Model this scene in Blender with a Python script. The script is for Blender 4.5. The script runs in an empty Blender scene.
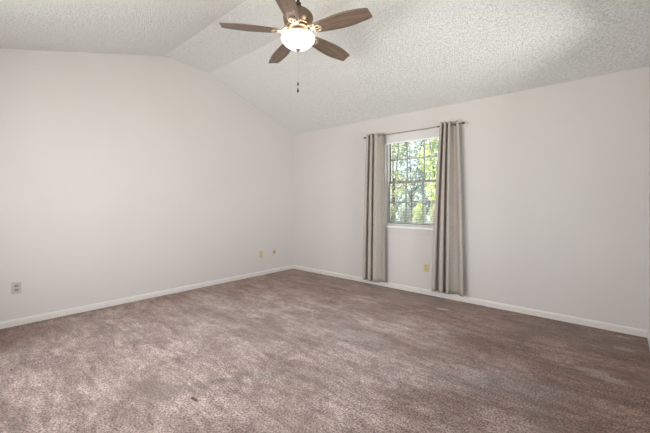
import bpy, bmesh, math, random
from mathutils import Vector, Matrix
R = math.radians
PI = math.pi
scene = bpy.context.scene
C = scene.collection

# ------------------------------------------------------------------ camera
cam_data = bpy.data.cameras.new('camera')
cam_data.sensor_fit = 'HORIZONTAL'
cam_data.sensor_width = 36.0
cam_data.lens = 331.0 / 650.0 * 36.0
cam_data.shift_y = -15.1 / 650.0
cam_data.clip_start = 0.05
cam_data.clip_end = 400
cam = bpy.data.objects.new('camera', cam_data)
cam.location = (4.440, -4.150, 1.226)
cam.rotation_euler = (R(90), 0, R(41.5))
C.objects.link(cam)
scene.camera = cam

# ------------------------------------------------------------------ world, sun, exposure
world = bpy.data.worlds.new('sky')
scene.world = world
world.use_nodes = True
wn = world.node_tree
wn.nodes.clear()
w_out = wn.nodes.new('ShaderNodeOutputWorld')
w_bg = wn.nodes.new('ShaderNodeBackground')
w_sky = wn.nodes.new('ShaderNodeTexSky')
w_sky.sky_type = 'HOSEK_WILKIE'
w_sky.turbidity = 3.0
w_sky.sun_direction = Vector((-0.62, -0.06, 0.78)).normalized()
w_bg.inputs['Strength'].default_value = 6.0
w_mix = wn.nodes.new('ShaderNodeMix')      # bright thin cloud over the blue
w_mix.data_type = 'RGBA'
w_mix.inputs['Factor'].default_value = 0.5
w_mix.inputs['B'].default_value = (0.33, 0.35, 0.37, 1)
wn.links.new(w_sky.outputs[0], w_mix.inputs['A'])
wn.links.new(w_mix.outputs['Result'], w_bg.inputs['Color'])
wn.links.new(w_bg.outputs[0], w_out.inputs['Surface'])

sun_data = bpy.data.lights.new('sun', 'SUN')
sun_data.energy = 23
sun_data.angle = R(1.0)
sun_data.color = (1.0, 0.95, 0.86)
sun = bpy.data.objects.new('sun', sun_data)
sun.rotation_euler = Vector((0.62, 0.06, -0.78)).to_track_quat('-Z', 'Y').to_euler()
sun.location = (-10, -12, 16)
C.objects.link(sun)

def area(name, loc, direction, sx, sy, energy, color):
    d = bpy.data.lights.new(name, 'AREA')
    d.shape = 'RECTANGLE'
    d.size = sx
    d.size_y = sy
    d.energy = energy
    d.color = color
    o = bpy.data.objects.new(name, d)
    o.location = loc
    o.rotation_euler = Vector(direction).to_track_quat('-Z', 'Y').to_euler()
    C.objects.link(o)
    return o

# daylight at the front window; side and rear lamps added at unseen windows
area('added_side_daylight', (6.6, -1.55, 1.15), (-1, 0, 0.0), 1.1, 1.3, 116, (1.0, 0.985, 0.975))
area('added_rear_daylight', (2.15, -5.30, 1.30), (0.12, 1, -0.14), 2.6, 1.5, 190, (1.0, 0.985, 0.975))
area('daylight_front_window', (2.35, 0.95, 1.75), (0, -1, -0.15), 1.0, 1.3, 30, (0.92, 0.96, 1.0))

vs = scene.view_settings
vs.view_transform = 'Standard'
vs.look = 'None'
vs.exposure = 0.13
vs.gamma = 1.0
vs.use_curve_mapping = False

# ------------------------------------------------------------------ helpers
class Mesh:
    """collects shapes, then links them as ONE mesh object"""
    def __init__(self):
        self.bm = bmesh.new()

    def box(self, x0, x1, y0, y1, z0, z1, bevel=0.0):
        r = bmesh.ops.create_cube(self.bm, size=1.0)
        vv = r['verts']
        bmesh.ops.scale(self.bm, vec=(x1 - x0, y1 - y0, z1 - z0), verts=vv)
        bmesh.ops.translate(self.bm, vec=((x0 + x1) / 2, (y0 + y1) / 2, (z0 + z1) / 2), verts=vv)
        if bevel > 0:
            ee = list({e for v in vv for e in v.link_edges})
            bmesh.ops.bevel(self.bm, geom=ee, offset=bevel, segments=2, profile=0.5, affect='EDGES')
        return self

    def prism(self, pts, axis, a, b):
        """closed 2-D outline swept between a and b along an axis"""
        def p(u, v, t):
            return {'x': (t, u, v), 'y': (u, t, v), 'z': (u, v, t)}[axis]
        v0 = [self.bm.verts.new(p(u, v, a)) for u, v in pts]
        v1 = [self.bm.verts.new(p(u, v, b)) for u, v in pts]
        n = len(pts)
        fs = [self.bm.faces.new(v0), self.bm.faces.new(list(reversed(v1)))]
        for i in range(n):
            fs.append(self.bm.faces.new((v0[i], v0[(i + 1) % n], v1[(i + 1) % n], v1[i])))
        bmesh.ops.recalc_face_normals(self.bm, faces=fs)
        return self

    def lathe(self, prof, seg=48, cap0=False, cap1=False, origin=(0, 0, 0), axis=None):
        """profile of (radius, height) turned about z, or about an axis vector"""
        q = Vector((0, 0, 1)).rotation_difference(Vector(axis)) if axis is not None else None
        rows = []
        for r, z in prof:
            row = []
            for i in range(seg):
                a = 2 * PI * i / seg
                p = Vector((max(r, 1e-5) * math.cos(a), max(r, 1e-5) * math.sin(a), z))
                if q:
                    p = q @ p
                row.append(self.bm.verts.new(p + Vector(origin)))
            rows.append(row)
        fs = []
        for a, b in zip(rows, rows[1:]):
            for i in range(seg):
                fs.append(self.bm.faces.new((a[i], a[(i + 1) % seg], b[(i + 1) % seg], b[i])))
        if cap0:
            fs.append(self.bm.faces.new(list(reversed(rows[0]))))
        if cap1:
            fs.append(self.bm.faces.new(rows[-1]))
        bmesh.ops.recalc_face_normals(self.bm, faces=fs)
        return self

    def tube(self, pts, r, seg=12, closed=False):
        pts = [Vector(p) for p in pts]
        n = len(pts)
        rr = r if isinstance(r, (list, tuple)) else [r] * n
        rows = []
        up = Vector((0, 0, 1))
        for i, p in enumerate(pts):
            if closed:
                t = pts[(i + 1) % n] - pts[i - 1]
            else:
                t = pts[min(i + 1, n - 1)] - pts[max(i - 1, 0)]
            t.normalize()
            ref = up if abs(t.z) < 0.95 else Vector((1, 0, 0))
            s = t.cross(ref).normalized()
            u = s.cross(t).normalized()
            rows.append([self.bm.verts.new(p + rr[i] * (math.cos(2 * PI * k / seg) * s + math.sin(2 * PI * k / seg) * u)) for k in range(seg)])
        fs = []
        m = n if closed else n - 1
        for i in range(m):
            a, b = rows[i], rows[(i + 1) % n]
            for k in range(seg):
                fs.append(self.bm.faces.new((a[k], a[(k + 1) % seg], b[(k + 1) % seg], b[k])))
        if not closed:
            fs.append(self.bm.faces.new(list(reversed(rows[0]))))
            fs.append(self.bm.faces.new(rows[-1]))
        bmesh.ops.recalc_face_normals(self.bm, faces=fs)
        return self

    def ball(self, c, r, scale=(1, 1, 1), seg=16):
        q = bmesh.ops.create_uvsphere(self.bm, u_segments=seg, v_segments=max(6, seg // 2), radius=r)
        bmesh.ops.scale(self.bm, vec=scale, verts=q['verts'])
        bmesh.ops.translate(self.bm, vec=c, verts=q['verts'])
        return self

    def build(self, name, mat, parent=None, smooth=False, angle=35):
        me = bpy.data.meshes.new(name)
        self.bm.to_mesh(me)
        self.bm.free()
        me.materials.append(mat)
        if smooth:
            for p in me.polygons:
                p.use_smooth = True
            try:
                me.set_sharp_from_angle(angle=R(angle))
            except Exception:
                pass
        o = bpy.data.objects.new(name, me)
        C.objects.link(o)
        if parent is not None:
            o.parent = parent
        return o


def tag(o, label, cat, group=None):
    o['label'] = label
    o['category'] = cat
    if group:
        o['group'] = group
    return o


def thing(name, label, cat, loc=(0, 0, 0), rot=(0, 0, 0), group=None):
    o = bpy.data.objects.new(name, None)
    o.empty_display_size = 0.1
    o.location = loc
    o.rotation_euler = rot
    C.objects.link(o)
    return tag(o, label, cat, group)


def struct(o):
    o['kind'] = 'structure'
    return o


# ------------------------------------------------------------------ materials
def new_mat(name):
    m = bpy.data.materials.new(name)
    m.use_nodes = True
    nt = m.node_tree
    b = nt.nodes['Principled BSDF']
    return m, nt, b


def simple(name, col, rough=0.5, metal=0.0, spec=0.5, var=0.0, scale=40.0, bump=0.0, bump_scale=200.0):
    m, nt, b = new_mat(name)
    b.inputs['Base Color'].default_value = (*col, 1)
    b.inputs['Roughness'].default_value = rough
    b.inputs['Metallic'].default_value = metal
    b.inputs['Specular IOR Level'].default_value = spec
    tc = nt.nodes.new('ShaderNodeTexCoord')
    if var > 0:
        n = nt.nodes.new('ShaderNodeTexNoise')
        n.inputs['Scale'].default_value = scale
        n.inputs['Detail'].default_value = 4
        nt.links.new(tc.outputs['Object'], n.inputs['Vector'])
        r = nt.nodes.new('ShaderNodeValToRGB')
        r.color_ramp.elements[0].position = 0.3
        r.color_ramp.elements[1].position = 0.7
        r.color_ramp.elements[0].color = (*[c * (1 - var) for c in col], 1)
        r.color_ramp.elements[1].color = (*[min(1, c * (1 + var)) for c in col], 1)
        nt.links.new(n.outputs['Fac'], r.inputs['Fac'])
        nt.links.new(r.outputs['Color'], b.inputs['Base Color'])
    if bump > 0:
        n2 = nt.nodes.new('ShaderNodeTexNoise')
        n2.inputs['Scale'].default_value = bump_scale
        n2.inputs['Detail'].default_value = 3
        nt.links.new(tc.outputs['Object'], n2.inputs['Vector'])
        bp = nt.nodes.new('ShaderNodeBump')
        bp.inputs['Strength'].default_value = bump
        bp.inputs['Distance'].default_value = 0.002
        nt.links.new(n2.outputs['Fac'], bp.inputs['Height'])
        nt.links.new(bp.outputs['Normal'], b.inputs['Normal'])
    return m


M = {}
M['wall'] = simple('wall_paint', (0.635, 0.60, 0.578), 0.75, spec=0.25, var=0.012, scale=1.5, bump=0.25, bump_scale=90)
M['trim'] = simple('trim_paint', (0.71, 0.68, 0.645), 0.4, var=0.02, scale=8)
M['frame'] = simple('window_frame_vinyl', (0.27, 0.26, 0.22), 0.45, var=0.04, scale=10)
M['white_vinyl'] = simple('white_blind_vinyl', (0.68, 0.665, 0.65), 0.4, var=0.01)
M['lip'] = simple('backlit_white_lip', (0.93, 0.93, 0.92), 0.35, var=0.01)  # brighter white carries the backlight on the valance's lower edge
M['cord'] = simple('white_cord', (0.85, 0.84, 0.8), 0.7, var=0.02)
M['bronze'] = simple('brushed_bronze_metal', (0.25, 0.18, 0.125), 0.36, metal=0.9, var=0.08, scale=30)
M['nickel'] = simple('warm_nickel_metal', (0.62, 0.52, 0.40), 0.30, metal=0.85, var=0.05, scale=30)
M['dark_metal'] = simple('dark_bronze_metal', (0.075, 0.058, 0.048), 0.42, metal=0.7, var=0.08)
M['rod'] = simple('rod_pewter_metal', (0.11, 0.095, 0.085), 0.42, metal=0.75, var=0.06)
M['rod_light'] = simple('rod_satin_nickel', (0.30, 0.27, 0.24), 0.4, metal=0.7, var=0.05)
M['stool'] = simple('stool_gloss_white', (0.86, 0.84, 0.82), 0.35, var=0.01)
M['plate_white'] = simple('outlet_plate_white', (0.47, 0.455, 0.435), 0.4, var=0.02)
M['plate_ivory'] = simple('outlet_plate_ivory', (0.60, 0.50, 0.30), 0.4, var=0.03)
M['face_ivory'] = simple('receptacle_ivory', (0.54, 0.44, 0.25), 0.4, var=0.03)
M['face_grey'] = simple('receptacle_grey', (0.29, 0.28, 0.27), 0.4, var=0.03)
M['slot'] = simple('slot_dark', (0.05, 0.045, 0.04), 0.6, var=0.05)
M['brass'] = simple('jack_brass', (0.42, 0.27, 0.12), 0.35, metal=0.6, var=0.05)
M['leaf_dry'] = simple('dry_leaf', (0.11, 0.085, 0.045), 0.7, var=0.3, scale=90)
M['bark'] = simple('tree_bark', (0.12, 0.11, 0.09), 0.9, var=0.3, scale=6, bump=0.5, bump_scale=20)
M['asphalt'] = simple('street_asphalt', (0.12, 0.128, 0.14), 0.9, var=0.08, scale=2)


def make_ceiling():
    m, nt, b = new_mat('textured_ceiling_paint')
    b.inputs['Roughness'].default_value = 0.85
    b.inputs['Specular IOR Level'].default_value = 0.15
    tc = nt.nodes.new('ShaderNodeTexCoord')
    n1 = nt.nodes.new('ShaderNodeTexNoise')
    n1.inputs['Scale'].default_value = 80
    n1.inputs['Detail'].default_value = 5
    n1.inputs['Roughness'].default_value = 0.62
    nt.links.new(tc.outputs['Object'], n1.inputs['Vector'])
    ramp = nt.nodes.new('ShaderNodeValToRGB')
    ramp.color_ramp.elements[0].position = 0.36
    ramp.color_ramp.elements[1].position = 0.52
    nt.links.new(n1.outputs['Fac'], ramp.inputs['Fac'])
    bp = nt.nodes.new('ShaderNodeBump')
    bp.inputs['Strength'].default_value = 0.75
    bp.inputs['Distance'].default_value = 0.006
    nt.links.new(ramp.outputs['Color'], bp.inputs['Height'])
    nt.links.new(bp.outputs['Normal'], b.inputs['Normal'])
    # the pits of the texture are coloured darker
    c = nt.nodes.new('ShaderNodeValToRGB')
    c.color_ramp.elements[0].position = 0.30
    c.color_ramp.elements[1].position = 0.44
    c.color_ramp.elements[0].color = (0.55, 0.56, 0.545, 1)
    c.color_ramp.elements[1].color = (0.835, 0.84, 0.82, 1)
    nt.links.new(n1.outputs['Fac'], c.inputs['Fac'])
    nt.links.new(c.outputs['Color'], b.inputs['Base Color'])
    return m


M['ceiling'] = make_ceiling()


def make_carpet():
    m, nt, b = new_mat('plush_carpet')
    L = nt.links.new
    b.inputs['Roughness'].default_value = 0.95
    b.inputs['Specular IOR Level'].default_value = 0.05
    b.inputs['Sheen Weight'].default_value = 0.25
    b.inputs['Sheen Roughness'].default_value = 0.5
    tc = nt.nodes.new('ShaderNodeTexCoord')

    def noise(scale, detail, rough, vec=None, dist=0.0):
        n = nt.nodes.new('ShaderNodeTexNoise')
        n.inputs['Scale'].default_value = scale
        n.inputs['Detail'].default_value = detail
        n.inputs['Roughness'].default_value = rough
        n.inputs['Distortion'].default_value = dist
        L(vec if vec is not None else tc.outputs['Object'], n.inputs['Vector'])
        return n.outputs['Fac']

    def ramp(fac, p0, p1, c0, c1):
        r = nt.nodes.new('ShaderNodeValToRGB')
        r.color_ramp.elements[0].position = p0
        r.color_ramp.elements[1].position = p1
        r.color_ramp.elements[0].color = (*c0, 1)
        r.color_ramp.elements[1].color = (*c1, 1)
        L(fac, r.inputs['Fac'])
        return r.outputs['Color']

    def mix(fac, a, c, mode='MIX'):
        x = nt.nodes.new('ShaderNodeMix')
        x.data_type = 'RGBA'
        x.blend_type = mode
        if isinstance(fac, (int, float)):
            x.inputs['Factor'].default_value = fac
        else:
            L(fac, x.inputs['Factor'])
        L(a, x.inputs['A'])
        if isinstance(c, tuple):
            x.inputs['B'].default_value = (*c, 1)
        else:
            L(c, x.inputs['B'])
        return x.outputs['Result']

    def math_node(op, a, v=None, w=None):
        n = nt.nodes.new('ShaderNodeMath')
        n.operation = op
        L(a, n.inputs[0])
        if v is not None:
            if isinstance(v, (int, float)):
                n.inputs[1].default_value = v
            else:
                L(v, n.inputs[1])
        if w is not None:
            n.inputs[2].default_value = w
        return n.outputs[0]

    # the pile: soft mauve-brown yarn, tuft by tuft
    tuft = noise(88, 4, 0.78)
    base = ramp(tuft, 0.40, 0.60, (0.163, 0.110, 0.096), (0.80, 0.645, 0.60))
    # large worn / brushed areas where the pile lies another way
    mp = nt.nodes.new('ShaderNodeMapping')
    mp.inputs['Rotation'].default_value = (0, 0, R(-28))
    mp.inputs['Scale'].default_value = (0.8, 1.25, 1)
    L(tc.outputs['Object'], mp.inputs['Vector'])
    sweep = noise(2.6, 8, 0.72, mp.outputs['Vector'], 0.5)
    shade = ramp(sweep, 0.42, 0.57, (0.72, 0.66, 0.64), (1.04, 1.04, 1.04))
    clump = ramp(noise(18, 6, 0.7), 0.42, 0.58, (0.74, 0.70, 0.69), (1.08, 1.08, 1.08))
    col = mix(1.0, base, shade, 'MULTIPLY')
    col = mix(0.8, col, clump, 'MULTIPLY')
    mp2 = nt.nodes.new('ShaderNodeMapping')
    mp2.inputs['Rotation'].default_value = (0, 0, R(-10))
    mp2.inputs['Scale'].default_value = (0.8, 3.6, 1)
    L(tc.outputs['Object'], mp2.inputs['Vector'])
    streak = noise(3.4, 5, 0.6, mp2.outputs['Vector'], 0.8)
    shade2 = ramp(streak, 0.44, 0.56, (0.78, 0.735, 0.72), (1.09, 1.09, 1.09))
    col = mix(0.9, col, shade2, 'MULTIPLY')
    # room light painted into the yarn: paler grey middle, shaded brown along the walls
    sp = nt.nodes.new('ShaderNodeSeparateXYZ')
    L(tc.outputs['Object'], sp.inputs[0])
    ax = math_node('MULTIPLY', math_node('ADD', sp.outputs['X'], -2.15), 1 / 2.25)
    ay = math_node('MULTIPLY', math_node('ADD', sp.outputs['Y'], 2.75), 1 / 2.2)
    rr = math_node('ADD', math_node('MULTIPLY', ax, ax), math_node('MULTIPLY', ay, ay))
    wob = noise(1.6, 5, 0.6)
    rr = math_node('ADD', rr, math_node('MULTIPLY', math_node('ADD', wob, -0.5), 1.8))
    floor_shade = ramp(rr, 0.35, 1.25, (1.09, 1.11, 1.12), (0.70, 0.575, 0.495))
    col = mix(1.0, col, floor_shade, 'MULTIPLY')
    # brown soiling in blotches along the traffic lane
    blot = noise(1.15, 3, 0.5)
    bl = ramp(blot, 0.52, 0.70, (0, 0, 0), (0.55, 0.55, 0.55))
    col = mix(bl, col, (0.24, 0.165, 0.13))

    # pressed spots left by furniture feet, stains and ragged patches: (x, y, half length, half width, angle)
    sep = nt.nodes.new('ShaderNodeSeparateXYZ')
    L(tc.outputs['Object'], sep.inputs[0])
    wx = noise(5.0, 4, 0.6)
    wy = noise(5.0, 4, 0.6, mp2.outputs['Vector'])
    brown_mark, dark, pale, dent = (0.25, 0.185, 0.155), (0.20, 0.155, 0.145), (0.52, 0.455, 0.44), (0.56, 0.44, 0.385)
    for (dx, dy, a, w, ang, amt, tint, rag) in [
            (4.475, -0.45, 0.075, 0.040, -8, 0.75, dent, 0), (4.47, -0.125, 0.060, 0.035, 0, 0.6, dent, 0),
            (2.94, -0.44, 0.085, 0.035, 10, 0.65, dent, 0), (1.83, -0.30, 0.06, 0.03, 0, 0.4, dent, 0),
            (2.20, -3.27, 0.20, 0.13, 40, 0.55, brown_mark, 0.25), (0.98, -3.12, 0.42, 0.17, 10, 0.45, brown_mark, 0.35),  # ragged brown stains on the open floor
            (2.42, -2.92, 0.30, 0.10, 62, 0.5, dark, 0.3), (2.62, -2.62, 0.22, 0.08, 55, 0.4, dark, 0.3),
            (1.92, -3.93, 0.14, 0.07, 0, 0.5, dark, 0.25), (2.70, -1.70, 0.30, 0.13, 18, 0.45, pale, 0.3),
            (3.85, -1.72, 0.60, 0.22, 22, 0.40, dark, 0.5), (4.34, -1.10, 0.20, 0.05, -15, 0.35, pale, 0.15),
            (2.2, -0.22, 0.75, 0.20, 0, 0.45, brown_mark, 0.35), (4.2, -0.35, 0.6, 0.35, -8, 0.4, brown_mark, 0.4)]:  # broad brown patches along the window wall and in its right corner
        ca, sa = math.cos(R(ang)), math.sin(R(ang))
        ex = math_node('SUBTRACT', sep.outputs['X'], dx)
        ey = math_node('SUBTRACT', sep.outputs['Y'], dy)
        if rag:
            ex = math_node('ADD', ex, math_node('MULTIPLY', math_node('ADD', wx, -0.5), rag * 2.2))
            ey = math_node('ADD', ey, math_node('MULTIPLY', math_node('ADD', wy, -0.5), rag * 1.4))
        u = math_node('ADD', math_node('MULTIPLY', ex, ca / a), math_node('MULTIPLY', ey, sa / a))
        v = math_node('ADD', math_node('MULTIPLY', ex, -sa / w), math_node('MULTIPLY', ey, ca / w))
        d = math_node('ADD', math_node('MULTIPLY', u, u), math_node('MULTIPLY', v, v))
        f = ramp(d, 0.25 if rag else 0.6, 1.0, (amt, amt, amt), (0, 0, 0))
        grain = mix(1.0, ramp(tuft, 0.38, 0.62, (0.5, 0.5, 0.5), (1.35, 1.35, 1.35)), tint, 'MULTIPLY')
        col = mix(f, col, grain)
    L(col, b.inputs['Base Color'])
    bp = nt.nodes.new('ShaderNodeBump')
    bp.inputs['Strength'].default_value = 0.9
    bp.inputs['Distance'].default_value = 0.012
    L(tuft, bp.inputs['Height'])
    L(bp.outputs['Normal'], b.inputs['Normal'])
    return m


M['carpet'] = make_carpet()


def make_wood():
    m, nt, b = new_mat('walnut_blade')
    L = nt.links.new
    tc = nt.nodes.new('ShaderNodeTexCoord')
    mp = nt.nodes.new('ShaderNodeMapping')
    mp.inputs['Scale'].default_value = (2.0, 26, 26)
    L(tc.outputs['Object'], mp.inputs['Vector'])
    n = nt.nodes.new('ShaderNodeTexNoise')
    n.inputs['Scale'].default_value = 3.0
    n.inputs['Detail'].default_value = 6
    n.inputs['Distortion'].default_value = 0.6
    L(mp.outputs['Vector'], n.inputs['Vector'])
    r = nt.nodes.new('ShaderNodeValToRGB')
    r.color_ramp.elements[0].position = 0.3
    r.color_ramp.elements[1].position = 0.72
    r.color_ramp.elements[0].color = (0.11, 0.073, 0.053, 1)
    r.color_ramp.elements[1].color = (0.26, 0.182, 0.13, 1)
    L(n.outputs['Fac'], r.inputs['Fac'])
    L(r.outputs['Color'], b.inputs['Base Color'])
    b.inputs['Roughness'].default_value = 0.42
    return m


M['wood'] = make_wood()


def make_fabric():
    m, nt, b = new_mat('linen_curtain')
    L = nt.links.new
    tc = nt.nodes.new('ShaderNodeTexCoord')
    mp = nt.nodes.new('ShaderNodeMapping')
    mp.inputs['Scale'].default_value = (160, 160, 60)
    L(tc.outputs['Object'], mp.inputs['Vector'])
    n = nt.nodes.new('ShaderNodeTexNoise')
    n.inputs['Scale'].default_value = 1.0
    n.inputs['Detail'].default_value = 3
    L(mp.outputs['Vector'], n.inputs['Vector'])
    r = nt.nodes.new('ShaderNodeValToRGB')
    r.color_ramp.elements[0].position = 0.3
    r.color_ramp.elements[1].position = 0.7
    r.color_ramp.elements[0].color = (0.435, 0.385, 0.345, 1)
    r.color_ramp.elements[1].color = (0.55, 0.497, 0.447, 1)
    L(n.outputs['Fac'], r.inputs['Fac'])
    L(r.outputs['Color'], b.inputs['Base Color'])
    b.inputs['Roughness'].default_value = 0.85
    b.inputs['Specular IOR Level'].default_value = 0.15
    tr = nt.nodes.new('ShaderNodeBsdfTranslucent')
    L(r.outputs['Color'], tr.inputs['Color'])
    mx = nt.nodes.new('ShaderNodeMixShader')
    mx.inputs['Fac'].default_value = 0.12
    L(b.outputs[0], mx.inputs[1])
    L(tr.outputs[0], mx.inputs[2])
    L(mx.outputs[0], nt.nodes['Material Output'].inputs['Surface'])
    return m


M['fabric'] = make_fabric()


def make_glass():
    m, nt, b = new_mat('window_glass')
    nt.nodes.remove(b)
    L = nt.links.new
    t = nt.nodes.new('ShaderNodeBsdfTransparent')
    t.inputs['Color'].default_value = (0.96, 0.97, 0.97, 1)
    g = nt.nodes.new('ShaderNodeBsdfGlossy')
    g.inputs['Roughness'].default_value = 0.02
    lw = nt.nodes.new('ShaderNodeLayerWeight')
    lw.inputs['Blend'].default_value = 0.5
    pw = nt.nodes.new('ShaderNodeMath')
    pw.operation = 'POWER'
    L(lw.outputs['Facing'], pw.inputs[0])
    pw.inputs[1].default_value = 5.0
    f = nt.nodes.new('ShaderNodeMath')
    f.operation = 'MULTIPLY_ADD'
    L(pw.outputs[0], f.inputs[0])
    f.inputs[1].default_value = 0.9
    f.inputs[2].default_value = 0.03
    mx = nt.nodes.new('ShaderNodeMixShader')
    L(f.outputs[0], mx.inputs['Fac'])
    L(t.outputs[0], mx.inputs[1])
    L(g.outputs[0], mx.inputs[2])
    L(mx.outputs[0], nt.nodes['Material Output'].inputs['Surface'])
    return m


M['glass'] = make_glass()


def make_lamp():
    m, nt, b = new_mat('lit_frosted_bowl')
    b.inputs['Base Color'].default_value = (0.9, 0.88, 0.84, 1)
    b.inputs['Roughness'].default_value = 0.35
    b.inputs['Emission Color'].default_value = (1.0, 0.93, 0.84, 1)
    b.inputs['Emission Strength'].default_value = 1.05
    return m


M['lamp'] = make_lamp()


def make_leaf(name, c0, c1):
    m, nt, b = new_mat(name)
    L = nt.links.new
    tc = nt.nodes.new('ShaderNodeTexCoord')
    n = nt.nodes.new('ShaderNodeTexNoise')
    n.inputs['Scale'].default_value = 2.5
    n.inputs['Detail'].default_value = 5
    L(tc.outputs['Object'], n.inputs['Vector'])
    r = nt.nodes.new('ShaderNodeValToRGB')
    r.color_ramp.elements[0].position = 0.35
    r.color_ramp.elements[1].position = 0.65
    r.color_ramp.elements[0].color = (*c0, 1)
    r.color_ramp.elements[1].color = (*c1, 1)
    L(n.outputs['Fac'], r.inputs['Fac'])
    L(r.outputs['Color'], b.inputs['Base Color'])
    b.inputs['Roughness'].default_value = 0.5
    tr = nt.nodes.new('ShaderNodeBsdfTranslucent')
    L(r.outputs['Color'], tr.inputs['Color'])
    mx = nt.nodes.new('ShaderNodeMixShader')
    mx.inputs['Fac'].default_value = 0.45
    L(b.outputs[0], mx.inputs[1])
    L(tr.outputs[0], mx.inputs[2])
    L(mx.outputs[0], nt.nodes['Material Output'].inputs['Surface'])
    return m


M['leaf_lime'] = make_leaf('lime_leaves', (0.30, 0.38, 0.12), (0.56, 0.62, 0.28))
M['leaf_dark'] = make_leaf('blue_green_leaves', (0.27, 0.34, 0.28), (0.50, 0.57, 0.48))
M['leaf_olive'] = make_leaf('olive_leaves', (0.28, 0.30, 0.15), (0.50, 0.50, 0.28))
M['grass'] = simple('lawn_grass', (0.095, 0.115, 0.075), 0.9, var=0.35, scale=5, bump=0.6, bump_scale=40)

# ------------------------------------------------------------------ the room
RW, RD = 4.65, 4.75          # width along the window wall, depth away from it
TH = 0.14
# vaulted ceiling profile (y, z), window wall first
PROF = [(0.0, 2.44), (-1.67, 3.088), (-2.305, 3.122), (-RD, 2.44)]

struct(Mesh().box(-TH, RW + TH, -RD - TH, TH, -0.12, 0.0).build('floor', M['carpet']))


def ceil_outline(t):
    s0 = (PROF[1][1] - PROF[0][1]) / (PROF[1][0] - PROF[0][0])
    s1 = (PROF[3][1] - PROF[2][1]) / (PROF[3][0] - PROF[2][0])
    lo = [(TH, PROF[0][1] + s0 * TH)] + PROF[1:3] + [(-RD - TH, PROF[3][1] - s1 * TH)]
    return lo + [(y, z + t) for y, z in reversed(lo)]


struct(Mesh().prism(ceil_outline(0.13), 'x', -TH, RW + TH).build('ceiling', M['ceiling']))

wall_outline = [(0, 0)] + PROF + [(-RD, 0)]
struct(Mesh().prism(wall_outline, 'x', -TH, 0).build('wall_left', M['wall']))

# window wall with its opening
WX0, WX1, WZ0, WZ1 = 1.925, 2.775, 0.885, 2.19
m = Mesh()
ZB = 2.38
m.box(-TH, WX0, 0, TH, 0, 2.44)
m.box(WX1, RW + TH, 0, TH, 0, 2.44)
m.box(WX0, WX1, 0, TH, 0, WZ0 - 0.03)
m.box(WX0, WX1, 0, TH, WZ1, 2.44)
struct(m.build('wall_front', M['wall']))

# right wall with an unseen window, added for light from this side
SY0, SY1, SZ0, SZ1 = -2.65, -0.75, 0.62, 2.40
m = Mesh()


def clip_profile(ya, yb):
    """wall outline between two depths, up to the ceiling"""
    def zat(y):
        for (y0, z0), (y1, z1) in zip(PROF, PROF[1:]):
            if y1 <= y <= y0:
                return z0 + (z1 - z0) * (y - y0) / (y1 - y0)
    top = [(ya, zat(ya))] + [p for p in PROF if yb < p[0] < ya] + [(yb, zat(yb))]
    return top


t = clip_profile(0.0, SY1)
m.prism([(0, 0)] + t + [(SY1, 0)], 'x', RW, RW + TH)
t = clip_profile(SY0, -RD)
m.prism([(SY0, 0)] + t + [(-RD, 0)], 'x', RW, RW + TH)
m.box(RW, RW + TH, SY0, SY1, 0, SZ0)
t = clip_profile(SY1, SY0)
m.prism([(SY1, SZ1)] + t + [(SY0, SZ1)], 'x', RW, RW + TH)
struct(m.build('wall_right', M['wall']))
BX0, BX1, BZ0, BZ1 = 1.15, 3.5, 0.75, 2.10  # opening for the added rear window
struct(Mesh().box(-TH, BX0, -RD - TH, -RD, 0, 2.44).box(BX1, RW + TH, -RD - TH, -RD, 0, 2.44)
       .box(BX0, BX1, -RD - TH, -RD, 0, BZ0).box(BX0, BX1, -RD - TH, -RD, BZ1, 2.44).build('wall_back', M['wall']))

# baseboards: flat board with an eased top
BH, BT = 0.069, 0.013
bo = [(0, 0.002), (BT, 0.002), (BT, BH - 0.016), (BT * 0.55, BH - 0.004), (BT * 0.3, BH), (0, BH)]
struct(Mesh().prism([(x, z) for x, z in bo], 'y', -RD, 0).build('baseboard_left', M['trim']))
struct(Mesh().prism([(-y, z) for y, z in bo], 'x', 0, RW).build('baseboard_front', M['trim']))
struct(Mesh().prism([(RW - x, z) for x, z in bo], 'y', -RD, 0).build('baseboard_right', M['trim']))
struct(Mesh().prism([(-RD + y, z) for y, z in bo], 'x', 0, RW).build('baseboard_back', M['trim']))


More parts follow.
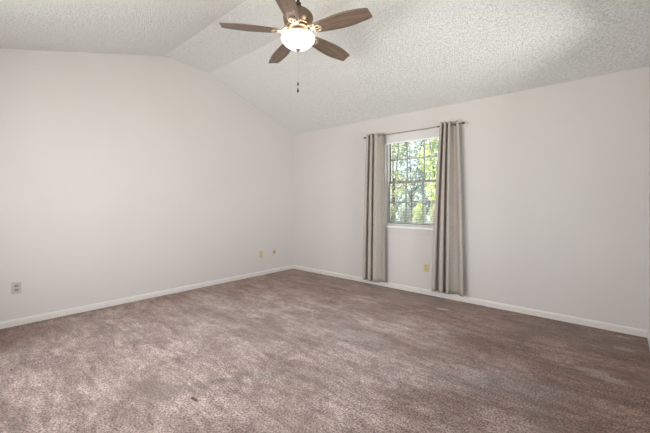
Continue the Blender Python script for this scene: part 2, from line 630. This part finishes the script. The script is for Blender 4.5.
# ------------------------------------------------------------------ windows
def window(name, x0, x1, z0, z1, yi, yo, cols, rows):
    """double-hung window in the x-z plane: a frame, two sashes, muntin bars and panes"""
    e = bpy.data.objects.new(name, None)
    C.objects.link(e)
    struct(e)
    fw = 0.022
    m = Mesh()
    m.box(x0, x0 + fw, yi, yo, z0, z1)
    m.box(x1 - fw, x1, yi, yo, z0, z1)
    m.box(x0 + fw, x1 - fw, yi, yo, z1 - fw, z1)
    m.box(x0 + fw, x1 - fw, yi, yo, z0, z0 + fw)
    m.build('window_frame', M['trim'], e)
    zm = (z0 + z1) / 2 - 0.04
    sw = 0.024
    ym = (yi + yo) / 2
    for sash, (za, zb, ya, yb) in (('lower', (z0 + fw, zm + 0.017, yi + 0.003, ym - 0.002)),
                                   ('upper', (zm - 0.017, z1 - fw, ym + 0.002, yo - 0.003))):
        xa, xb = x0 + fw, x1 - fw
        m = Mesh()
        m.box(xa, xa + sw, ya, yb, za, zb, 0.002)
        m.box(xb - sw, xb, ya, yb, za, zb, 0.002)
        m.box(xa + sw, xb - sw, ya, yb, za, za + 0.034, 0.002)
        m.box(xa + sw, xb - sw, ya, yb, zb - 0.034, zb, 0.002)
        s = m.build('sash', M['frame'], e)
        yc = (ya + yb) / 2
        xi0, xi1, zi0, zi1 = xa + sw, xb - sw, za + 0.034, zb - 0.034
        for k in range(1, cols):
            x = xi0 + (xi1 - xi0) * k / cols
            Mesh().box(x - 0.0105, x + 0.0105, yc - 0.008, yc + 0.008, zi0, zi1).build('muntin', M['frame'], s)
        for k in range(1, rows):
            z = zi0 + (zi1 - zi0) * k / rows
            Mesh().box(xi0, xi1, yc - 0.0065, yc + 0.0065, z - 0.0105, z + 0.0105).build('muntin', M['frame'], s)
        Mesh().box(xi0, xi1, yc - 0.002, yc + 0.002, zi0, zi1).build('glass_pane', M['glass'], s)
    return e


window('window_1', WX0, WX1, WZ0, WZ1, 0.055, 0.125, 3, 2)
# window stool and apron
struct(Mesh().box(WX0 - 0.035, WX1 + 0.035, -0.030, -0.0005, WZ0 - 0.03, WZ0, 0.005)
       .box(WX0 + 0.0005, WX1 - 0.0005, -0.004, 0.055, WZ0 - 0.03, WZ0).build('trim_1', M['stool']))
struct(Mesh().box(WX0 - 0.02, WX1 + 0.02, -0.014, -0.0005, WZ0 - 0.09, WZ0 - 0.0305, 0.003).build('trim_2', M['wall']))

w2 = window('window_side_added', -0.95, 0.95, SZ0, SZ1, -0.035, 0.035, 2, 1)  # added side window, out of view, lets in daylight
w2.location = (RW + 0.08, -1.7, 0)
w2.rotation_euler = (0, 0, R(-90))
struct(Mesh().box(RW - 0.015, RW - 0.0005, SY0 - 0.06, SY1 + 0.06, SZ1, SZ1 + 0.06, 0.004).build('trim_3', M['trim']))

w3 = window('window_rear_added', BX0, BX1, BZ0, BZ1, -RD - 0.11, -RD - 0.05, 4, 2)  # unseen rear window, added to light the window wall from the front
struct(Mesh().box(BX0 - 0.03, BX1 + 0.03, -RD, -RD + 0.03, BZ0 - 0.03, BZ0 + 0.002, 0.004).build('trim_4', M['trim']))

# ------------------------------------------------------------------ mini blind inside the window recess
bx0, bx1 = WX0 + 0.006, WX1 - 0.006
blind = thing('window_blind', 'white horizontal mini blind with open slats hanging in the window between the curtains', 'blind',
              ((bx0 + bx1) / 2, 0.022, WZ0))
hw = (bx1 - bx0) / 2
bh = WZ1 - WZ0
Mesh().box(-hw, hw, -0.030, -0.024, bh - 0.134, bh - 0.004, 0.002).box(-hw, hw, -0.024, 0.018, bh - 0.045, bh - 0.004, 0.002).build('valance', M['white_vinyl'], blind)
Mesh().box(-hw, hw, -0.036, -0.022, bh - 0.146, bh - 0.132, 0.002).build('valance_lip', M['lip'], blind)  # strip added for the bright backlit line
m = Mesh()
nsl = 52
ztop, zbot = bh - 0.158, 0.045
for i in range(nsl):
    z = zbot + (ztop - zbot) * i / (nsl - 1)
    tilt = math.tan(R(5.5))
    seg = [(yy, z + yy * tilt + 0.0008 * (1 - (yy / 0.012) ** 2)) for yy in (-0.012, -0.006, 0.0, 0.006, 0.012)]
    up = [m.bm.verts.new((-hw + 0.004, y, zz)) for y, zz in seg]
    vp = [m.bm.verts.new((hw - 0.004, y, zz)) for y, zz in seg]
    for a in range(4):
        m.bm.faces.new((up[a], up[a + 1], vp[a + 1], vp[a]))
sl = m.build('slat_panel', M['white_vinyl'], blind, smooth=True)
sd = sl.modifiers.new('thickness', 'SOLIDIFY')
sd.thickness = 0.0005
Mesh().box(-hw + 0.003, hw - 0.003, -0.012, 0.012, 0.010, 0.026, 0.003).build('bottom_rail', M['white_vinyl'], blind)
for fx in (-0.62, 0.0, 0.62):
    Mesh().tube([(fx * hw, -0.0135, 0.02), (fx * hw, -0.0135, bh - 0.06)], 0.0011, 6).tube([(fx * hw, 0.0135, 0.02), (fx * hw, 0.0135, bh - 0.06)], 0.0011, 6).build('ladder_cord', M['cord'], blind)
Mesh().tube([(-hw + 0.05, -0.021, bh - 0.10), (-hw + 0.05, -0.020, bh - 0.75)], 0.003, 8).build('tilt_wand', M['cord'], blind)

# ------------------------------------------------------------------ curtain rod
ROD_Y, ROD_Z = -0.09, 2.166
rod = thing('curtain_rod', 'slim dark metal curtain rod above the window carrying the two panels', 'curtain rod', (2.345, ROD_Y, ROD_Z))
Mesh().tube([(-0.56, 0, 0), (0.40, 0, 0)], 0.0052, 16).build('inner_rod', M['rod_light'], rod, smooth=True)
for ra, rb in ((-0.70, -0.55), (0.39, 0.70)):
    Mesh().tube([(ra, 0, 0), (rb, 0, 0)], 0.0078, 16).build('outer_rod', M['rod'], rod, smooth=True)
for s in (-1, 1):
    f = Mesh().lathe([(0.0, 0.0), (0.0105, 0.001), (0.012, 0.006), (0.012, 0.022), (0.0085, 0.028), (0.0, 0.029)], 20,
                     origin=(s * 0.698, 0, 0), axis=(s, 0, 0)).build('finial', M['rod'], rod, smooth=True)
    bxp = s * 0.605
    Mesh().tube([(bxp, 0.0, -0.010), (bxp, 0.03, -0.012), (bxp, 0.086, -0.004)], 0.005, 10).box(bxp - 0.012, bxp + 0.012, 0.083, 0.089, -0.035, 0.03, 0.002).build('bracket', M['rod'], rod, smooth=True)


# ------------------------------------------------------------------ curtains
def curtain(label, xt0, xt1, xb0, xb1, zt, zb, folds, phase, seed, flat_side):
    rng = random.Random(seed)
    cx = (xb0 + xb1) / 2
    root = thing('curtain', label, 'curtain', (cx, ROD_Y, zb), group=None)
    nu, nv = 150, 40
    m = Mesh()
    h = zt - zb

    def pt(u, v):
        # v: 0 at the hem, 1 at the heading
        top = v ** 1.5
        x0 = xb0 + (xt0 - xb0) * top
        x1 = xb1 + (xt1 - xb1) * top
        uu = u + 0.012 * math.sin(2 * PI * (2 * u + seed)) * (1 - v)
        ph = 2 * PI * folds * (1.30 * uu if uu < 0.58 else 0.754 + 0.55 * (uu - 0.58)) + phase
        amp = 0.052 - 0.012 * v
        # towards the hem the folds drift apart and soften on one side
        k = (1 - v)
        soft = 1.0 - 0.45 * max(0.0, (u - 0.55) / 0.45) ** 2
        y = amp * soft * math.sin(ph + 0.35 * k * math.sin(3.1 * u + seed))
        y += 0.006 * k * math.sin(2 * PI * 1.3 * u + seed * 2)
        x = x0 + (x1 - x0) * u - (0.085 if u < 0.58 else 0.085 - 0.1 * (u - 0.58)) * (x1 - x0) / folds * math.sin(2 * ph)
        return Vector((x - cx, y, v * h))

    grid = []
    for j in range(nv + 1):
        v = j / nv
        grid.append([m.bm.verts.new(pt(i / nu, v)) for i in range(nu + 1)])
    for j in range(nv):
        for i in range(nu):
            m.bm.faces.new((grid[j][i], grid[j][i + 1], grid[j + 1][i + 1], grid[j + 1][i]))
    cl = m.build('fabric', M['fabric'], root, smooth=True, angle=80)
    sd = cl.modifiers.new('thickness', 'SOLIDIFY')
    sd.thickness = 0.0025
    sd.offset = 0
    # stitched hem along the bottom
    # grommets where the cloth crosses the rod
    vr = (ROD_Z - zb) / h
    prev = None
    steps = 3000
    for i in range(steps + 1):
        u = i / steps
        p = pt(u, vr)
        if prev is not None and prev[1].y * p.y < 0 and 0.01 < u < 0.99:
            q = pt(u + 0.002, vr)
            tng = (q - p).normalized()
            n = tng.cross(Vector((0, 0, 1))).normalized()
            rr = 0.0205
            cpt = Vector((p.x, 0, ROD_Z - zb))
            ring = []
            for kk in range(24):
                a = 2 * PI * kk / 24
                ring.append(cpt + rr * (math.cos(a) * tng + math.sin(a) * Vector((0, 0, 1))))
            Mesh().tube(ring, 0.0042, 8, closed=True).build('grommet', M['nickel_dark'], root, smooth=True)
        prev = (u, p)
    return root


M['nickel_dark'] = simple('grommet_pewter', (0.22, 0.19, 0.17), 0.35, metal=0.85, var=0.05)
curtain('taupe linen grommet curtain gathered at the left side of the window', 1.655, 1.965, 1.595, 1.985, 2.205, 0.075, 3.5, 0.6, 1, -1)
curtain('taupe linen grommet curtain gathered at the right side of the window', 2.775, 3.005, 2.672, 3.060, 2.207, 0.095, 3.5, 2.2, 2, 1)


# ------------------------------------------------------------------ wall outlets
def outlet(name, label, loc, rotz, plate, face, group=None):
    """duplex receptacle; local -y points into the room"""
    root = thing(name, label, 'outlet', loc, (0, 0, rotz), group)
    Mesh().box(-0.035, 0.035, -0.0065, -0.0005, -0.057, 0.057, 0.0025).build('cover_plate', plate, root)
    for s in (-1, 1):
        zc = s * 0.0195
        pts = []
        for i in range(28):
            a = 2 * PI * i / 28
            pts.append((0.0175 * math.cos(a), zc + max(-0.0135, min(0.0135, 0.0175 * math.sin(a)))))
        r = Mesh().prism(pts, 'y', -0.0095, -0.0062).build('receptacle', face, root)
        Mesh().box(-0.0075, -0.005, -0.0099, -0.0093, zc - 0.002, zc + 0.007).box(0.005, 0.0075, -0.0099, -0.0093, zc - 0.002, zc + 0.006).build('slot', M['slot'], r)
    Mesh().lathe([(0.0, 0.0), (0.0035, 0.0), (0.003, 0.0015), (0.0, 0.0018)], 12, origin=(0, -0.0065, 0), axis=(0, -1, 0)).build('screw', M['nickel'], root)
    return root


outlet('electrical_outlet', 'pale grey duplex outlet low on the left wall nearest the camera', (0, -3.722, 0.374), R(90), M['plate_white'], M['face_grey'])
outlet('electrical_outlet', 'ivory duplex outlet on the left wall near the far corner, beside the small square jack', (0, -0.735, 0.349), R(90), M['plate_ivory'], M['face_ivory'])
outlet('electrical_outlet', 'yellowed ivory duplex outlet under the window beside the right curtain', (2.550, 0, 0.355), 0, M['plate_ivory'], M['face_ivory'])

jack = thing('cable_jack', 'small square ivory cable jack with brass fitting, closest to the room corner', 'wall jack', (0, -0.456, 0.358), (0, 0, R(90)))
Mesh().box(-0.035, 0.035, -0.006, -0.0005, -0.045, 0.045, 0.0025).build('cover_plate', M['plate_ivory'], jack)
Mesh().lathe([(0.0, 0.0), (0.016, 0.0), (0.016, 0.004), (0.010, 0.006), (0.010, 0.016), (0.004, 0.016), (0.004, 0.012), (0.0, 0.012)], 20, origin=(0, -0.006, 0), axis=(0, -1, 0)).build('connector', M['brass'], jack, smooth=True)

# ------------------------------------------------------------------ ceiling fan
FX, FY = 2.319, -2.110
CEIL_Z = PROF[1][1] + (PROF[2][1] - PROF[1][1]) * (FY - PROF[1][0]) / (PROF[2][0] - PROF[1][0])
fan = thing('ceiling_fan', 'five-blade brown ceiling fan with lit white bowl light hanging from the vaulted ceiling', 'ceiling fan', (FX, FY, CEIL_Z))
fan.rotation_euler = Matrix.Rotation(R(-2.5), 3, Vector((math.cos(R(41.5)), math.sin(R(41.5)), 0))).to_euler()   # hangs a little out of plumb
BZ = 2.70 - CEIL_Z            # height of the blades below the ceiling

Mesh().lathe([(0.0, 0.004), (0.068, 0.004), (0.070, -0.012), (0.066, -0.035), (0.045, -0.060), (0.022, -0.072), (0.0, -0.073)], 40).build('canopy', M['bronze'], fan, smooth=True)
Mesh().tube([(0, 0, -0.06), (0, 0, BZ + 0.235)], 0.0125, 16).build('downrod', M['dark_metal'], fan, smooth=True)
Mesh().lathe([(0.0, 0.285), (0.020, 0.285), (0.026, 0.275), (0.026, 0.245), (0.034, 0.235), (0.036, 0.215), (0.0, 0.214)], 32, origin=(0, 0, BZ)).build('coupling', M['dark_metal'], fan, smooth=True)
# motor housing: a bell with a rolled rim
Mesh().lathe([(0.0, 0.218), (0.040, 0.217), (0.075, 0.207), (0.105, 0.190), (0.124, 0.168), (0.131, 0.150), (0.133, 0.138), (0.130, 0.130),
              (0.126, 0.118), (0.127, 0.110), (0.122, 0.095), (0.110, 0.074), (0.100, 0.062), (0.0, 0.060)], 56, origin=(0, 0, BZ)).build('motor_housing', M['bronze'], fan, smooth=True, angle=60)
# flywheel plate carrying the irons
Mesh().lathe([(0.0, 0.062), (0.092, 0.062), (0.096, 0.055), (0.096, 0.040), (0.088, 0.034), (0.0, 0.034)], 48, origin=(0, 0, BZ)).build('flywheel', M['bronze'], fan, smooth=True)
# light kit fitter and bowl
Mesh().lathe([(0.0, 0.034), (0.060, 0.034), (0.064, 0.020), (0.060, 0.004), (0.040, -0.006), (0.012, -0.010), (0.012, -0.060), (0.0, -0.060)], 56, origin=(0, 0, BZ)).build('light_fitter', M['bronze'], fan, smooth=True)
bowl_ctrl = [(0.139, -0.030), (0.146, -0.032), (0.1485, -0.038), (0.148, -0.048), (0.143, -0.060), (0.133, -0.076), (0.118, -0.092),
             (0.098, -0.108), (0.075, -0.121), (0.050, -0.131), (0.026, -0.138), (0.0, -0.141)]
bowl_prof = []
for i in range(len(bowl_ctrl) - 1):                 # Catmull-Rom through the profile points
    p0, p1, p2, p3 = (bowl_ctrl[max(0, min(len(bowl_ctrl) - 1, i + d))] for d in (-1, 0, 1, 2))
    for q in range(3):
        t = q / 3
        bowl_prof.append(tuple(0.5 * (2 * b + (c - a) * t + (2 * a - 5 * b + 4 * c - d) * t * t + (3 * b - a - 3 * c + d) * t ** 3)
                               for a, b, c, d in zip(p0, p1, p2, p3)))
bowl_prof.append(bowl_ctrl[-1])
Mesh().lathe(bowl_prof, 64, origin=(0, 0, BZ)).build('glass_bowl', M['lamp'], fan, smooth=True, angle=80)
Mesh().lathe([(0.0, -0.136), (0.018, -0.138), (0.020, -0.144), (0.013, -0.150), (0.010, -0.158), (0.004, -0.165), (0.0, -0.166)], 24, origin=(0, 0, BZ)).build('finial', M['bronze'], fan, smooth=True)

# the three bulbs that stand inside the open-topped bowl
for k in range(3):
    ld = bpy.data.lights.new('bulb_light', 'POINT')
    ld.energy = 0.9
    ld.color = (1.0, 0.90, 0.76)
    ld.shadow_soft_size = 0.03
    lo = bpy.data.objects.new('bulb_light', ld)
    a = 2 * PI * k / 3 + 0.4
    lo.location = (0.085 * math.cos(a), 0.085 * math.sin(a), BZ - 0.055)
    lo.parent = fan
    C.objects.link(lo)

# pull chain of small beads with a bell connector and a drop fob
pc = Mesh()
z = -0.164
while z > -0.448:
    pc.ball((0, 0, BZ + z), 0.0022, seg=6)
    z -= 0.0062
pc.tube([(0, 0, BZ - 0.160), (0, 0, BZ - 0.488)], 0.0009, 6)
chain = pc.build('pull_chain', M['nickel'], fan, smooth=True)
Mesh().lathe([(0.0, 0.0), (0.004, -0.001), (0.006, -0.012), (0.0075, -0.024), (0.005, -0.030), (0.0, -0.031)], 16, origin=(0, 0, BZ - 0.432)).build('chain_connector', M['dark_metal'], chain, smooth=True)
Mesh().lathe([(0.0, 0.0), (0.003, -0.002), (0.005, -0.012), (0.0095, -0.030), (0.0085, -0.038), (0.004, -0.043), (0.0, -0.044)], 16, origin=(0, 0, BZ - 0.480)).build('fob', M['dark_metal'], chain, smooth=True)


def blade_mesh():
    """paddle: narrow at the iron, widest past the middle, clipped tip"""
    m = Mesh()
    r0, r1 = 0.155, 0.66
    n = 28
    top, bot = [], []
    pitch = math.tan(R(12))
    outline_p, outline_m = [], []
    for i in range(n + 1):
        s = i / n
        x = r0 + (r1 - r0) * s
        w = 0.050 + 0.029 * math.sin(min(1.0, s / 0.62) * PI / 2) - 0.028 * max(0.0, (s - 0.58) / 0.42) ** 1.5
        if s < 0.05:
            w *= 0.80 + 4 * s
        if s > 0.97:
            w *= 1 - 0.10 * ((s - 0.97) / 0.03) ** 2
        skew = 0.010 * max(0.0, s - 0.85) / 0.15
        outline_p.append((x + skew * 0.6, w))
        outline_m.append((x - skew * 0.6, -w))
    rows = []
    ncross = 6
    for (xp, wp), (xm, wm) in zip(outline_p, outline_m):
        row = []
        for k in range(ncross + 1):
            t = k / ncross
            x = xp + (xm - xp) * t
            y = wp + (wm - wp) * t
            row.append(m.bm.verts.new((x, y, -y * pitch + 0.003 * (1 - (2 * t - 1) ** 2))))
        rows.append(row)
    for a, b in zip(rows, rows[1:]):
        for k in range(ncross):
            m.bm.faces.new((a[k], a[k + 1], b[k + 1], b[k]))
    bmesh.ops.recalc_face_normals(m.bm, faces=m.bm.faces)
    return m


def iron_mesh():
    """cast blade iron: an arm from the flywheel that opens into a looped plate"""
    m = Mesh()
    pitch = math.tan(R(12))
    m.tube([(0.080, 0, 0.045), (0.110, 0, 0.040), (0.130, 0, 0.020), (0.148, 0, 0.002), (0.165, 0, -0.006)], [0.014, 0.013, 0.012, 0.012, 0.010], 10)
    loop = []
    for k in range(28):
        a = 2 * PI * k / 28
        x = 0.194 + 0.034 * math.cos(a)
        y = 0.028 * math.sin(a) * (1.0 + 0.15 * math.cos(a))
        loop.append((x, y, -y * pitch - 0.008))
    m.tube(loop, 0.0075, 8, closed=True)
    for sx, sy in ((0.216, 0.018), (0.216, -0.018), (0.170, 0.0)):
        m.ball((sx, sy, -sy * pitch - 0.012), 0.006, (1, 1, 0.6), 10)
    m.tube([(0.165, 0, -0.007), (0.194, 0, -0.009), (0.222, 0, -0.009)], 0.006, 8)
    return m


A0 = 131.5 + 28.0
first_blade = first_iron = None
for k in range(5):
    ang = R(A0 - 72 * k)
    if first_blade is None:
        bl = blade_mesh().build('blade', M['wood'], fan, smooth=True, angle=50)
        sd = bl.modifiers.new('thickness', 'SOLIDIFY')
        sd.thickness = 0.006
        sd.offset = 0
        ir = iron_mesh().build('blade_iron', M['nickel'], bl, smooth=True, angle=60)
        first_blade, first_iron = bl, ir
    else:
        bl = first_blade.copy()
        C.objects.link(bl)
        bl.parent = fan
        ir = first_iron.copy()
        C.objects.link(ir)
        ir.parent = bl
    bl.location = (0, 0, BZ + 0.012)
    bl.rotation_euler = (0, 0, ang)

# ------------------------------------------------------------------ dry leaf scrap on the carpet
m = Mesh()
pts = [(-0.024, 0.000), (-0.016, 0.006), (-0.004, 0.008), (0.010, 0.006), (0.024, 0.000), (0.010, -0.005), (-0.004, -0.006), (-0.016, -0.005)]
top = []
for x, y in pts:
    top.append(m.bm.verts.new((x, y, 0.003 + 0.35 * abs(y) + 5 * x * x)))
c0 = m.bm.verts.new((0, 0, 0.002))
for i in range(len(pts)):
    m.bm.faces.new((top[i], top[(i + 1) % len(pts)], c0))
lf = m.build('leaf_scrap', M['leaf_dry'])
sd = lf.modifiers.new('thickness', 'SOLIDIFY')
sd.thickness = 0.0015
lf.location = (2.49, -3.16, 0.001)
lf.rotation_euler = (0, 0, R(2))
lf.scale = (1.5, 1.35, 1.5)
tag(lf, 'tiny dry brown leaf scrap lying on the carpet', 'leaf')

# ------------------------------------------------------------------ outdoors, seen through the window
GZ = -0.45
struct(Mesh().box(-60, 45, -45, 90, GZ - 0.1, GZ).build('lawn', M['grass']))
struct(Mesh().prism([(-60, 24.0), (40, 24.0), (40, 31.0), (-60, 31.0)], 'z', GZ + 0.001, GZ + 0.02).build('street', M['asphalt']))


def tree(name, label, cat, x, y, trunk_h, crown, n_leaf, leaf, mat, seed, group=None):
    """crown: list of (dx, dy, z, rx, ry, rz) leaf clusters"""
    rng = random.Random(seed)
    root = thing(name, label, cat, (x, y, GZ), group=group)
    m = Mesh()
    if trunk_h > 0:
        m.tube([(0, 0, -0.05), (0.03, 0.02, trunk_h * 0.5), (0.0, 0.05, trunk_h), (0.05, 0, trunk_h * 1.5)], [0.16, 0.12, 0.10, 0.05], 10)
    for (dx, dy, z, rx, ry, rz) in crown:
        b0 = Vector((0, 0, trunk_h * 0.8 if trunk_h > 0 else 0.0))
        e = Vector((dx, dy, z))
        m.tube([b0, b0.lerp(e, 0.5) + Vector((0, 0, 0.1)), e], [0.05, 0.035, 0.015], 6)
    m.build('trunk' if trunk_h > 0 else 'stems', M['bark'], root, smooth=True)
    m = Mesh()
    tot = sum(c[3] * c[4] * c[5] for c in crown)
    for (dx, dy, z, rx, ry, rz) in crown:
        for _ in range(int(n_leaf * rx * ry * rz / tot)):
            while True:
                p = Vector((rng.uniform(-1, 1), rng.uniform(-1, 1), rng.uniform(-1, 1)))
                if 0.25 < p.length < 1:
                    break
            c = Vector((dx + p.x * rx, dy + p.y * ry, z + p.z * rz))
            ax = Vector((rng.gauss(0, 1), rng.gauss(0, 1), rng.gauss(0, 0.7))).normalized()
            nr = ax.cross(Vector((rng.gauss(0, 1), rng.gauss(0, 1), rng.gauss(0, 1)))).normalized()
            up = ax.cross(nr)
            ls = leaf * rng.uniform(0.6, 1.3)
            a = m.bm.verts.new(c - ax * ls * 0.5)
            b = m.bm.verts.new(c + nr * ls * 0.28 + up * ls * 0.08)
            d = m.bm.verts.new(c + ax * ls * 0.5)
            e = m.bm.verts.new(c - nr * ls * 0.28 + up * ls * 0.08)
            m.bm.faces.new((a, b, d))
            m.bm.faces.new((a, d, e))
    m.build('foliage', mat, root)
    return root


def line_x(y, s):
    """a point beyond the window: s is the sideways slope of the view from the middle of the room"""
    return 4.44 - s * (y + 4.15)


tree('lime_tree', 'bright lime green leafy tree close to the window on its right', 'tree', line_x(9, 0.415), 9, 1.6,
     [(0.2, 0, 2.3, 0.7, 0.9, 0.8), (-0.1, 0.1, 3.4, 0.8, 0.9, 0.8), (0.5, 0, 4.3, 1.0, 0.9, 0.8), (-0.5, 0, 4.9, 0.9, 0.8, 0.6)], 2600, 0.17, M['leaf_lime'], 3)
tree('shade_tree', 'tall blue-green shade tree with sky showing through its crown', 'tree', line_x(16, 0.505), 16, 2.2,
     [(0, 0, 3.0, 1.3, 1.2, 0.9), (-1.2, 0, 4.0, 1.1, 1.0, 0.8), (1.0, 0, 4.1, 1.1, 1.0, 0.9), (-0.2, 0, 5.4, 1.4, 1.2, 0.9), (0.9, 0, 6.6, 1.3, 1.2, 0.8)], 2600, 0.24, M['leaf_dark'], 4)
tree('olive_tree', 'thin olive green tree at the left edge of the window view', 'tree', line_x(13, 0.575), 13, 2.0,
     [(0.1, 0, 2.6, 0.8, 0.8, 0.8), (0.0, 0, 4.9, 1.0, 0.9, 0.9), (0.5, 0, 5.9, 0.9, 0.9, 0.6)], 1300, 0.2, M['leaf_olive'], 5)
for i, (s, y, lab, mt) in enumerate([(0.588, 11.6, 'olive shrub at the left end of the row outside the window', 'leaf_olive'),
                                     (0.533, 11.6, 'grey-green shrub second from the left in the row outside the window', 'leaf_dark'),
                                     (0.478, 11.6, 'yellow-green shrub second from the right in the row outside the window', 'leaf_lime'),
                                     (0.423, 11.6, 'olive shrub at the right end of the row outside the window', 'leaf_olive')]):
    tree('shrub', lab, 'shrub', line_x(y, s), y, 0, [(-0.14, 0, 0.5, 0.23, 0.4, 0.55), (0.14, 0, 0.55, 0.23, 0.4, 0.6), (0, 0, 1.1, 0.34, 0.36, 0.5)], 1300, 0.12, M[mt], 11 + i,
         'shrubs on the lawn outside the window')
tree('hedge', 'tall dark green hedge in the distance across the street', 'hedge', line_x(35, 0.50), 35, 0,
     [(-6.0, 0, 1.6, 1.7, 1.0, 1.9), (-3.6, 0, 1.7, 1.7, 1.0, 2.1), (-1.2, 0, 1.5, 1.7, 1.0, 1.8), (1.2, 0, 1.8, 1.7, 1.0, 2.2), (3.6, 0, 1.6, 1.7, 1.0, 2.0), (6.0, 0, 1.8, 1.7, 1.0, 2.1)], 5200, 0.38, M['leaf_dark'], 31)
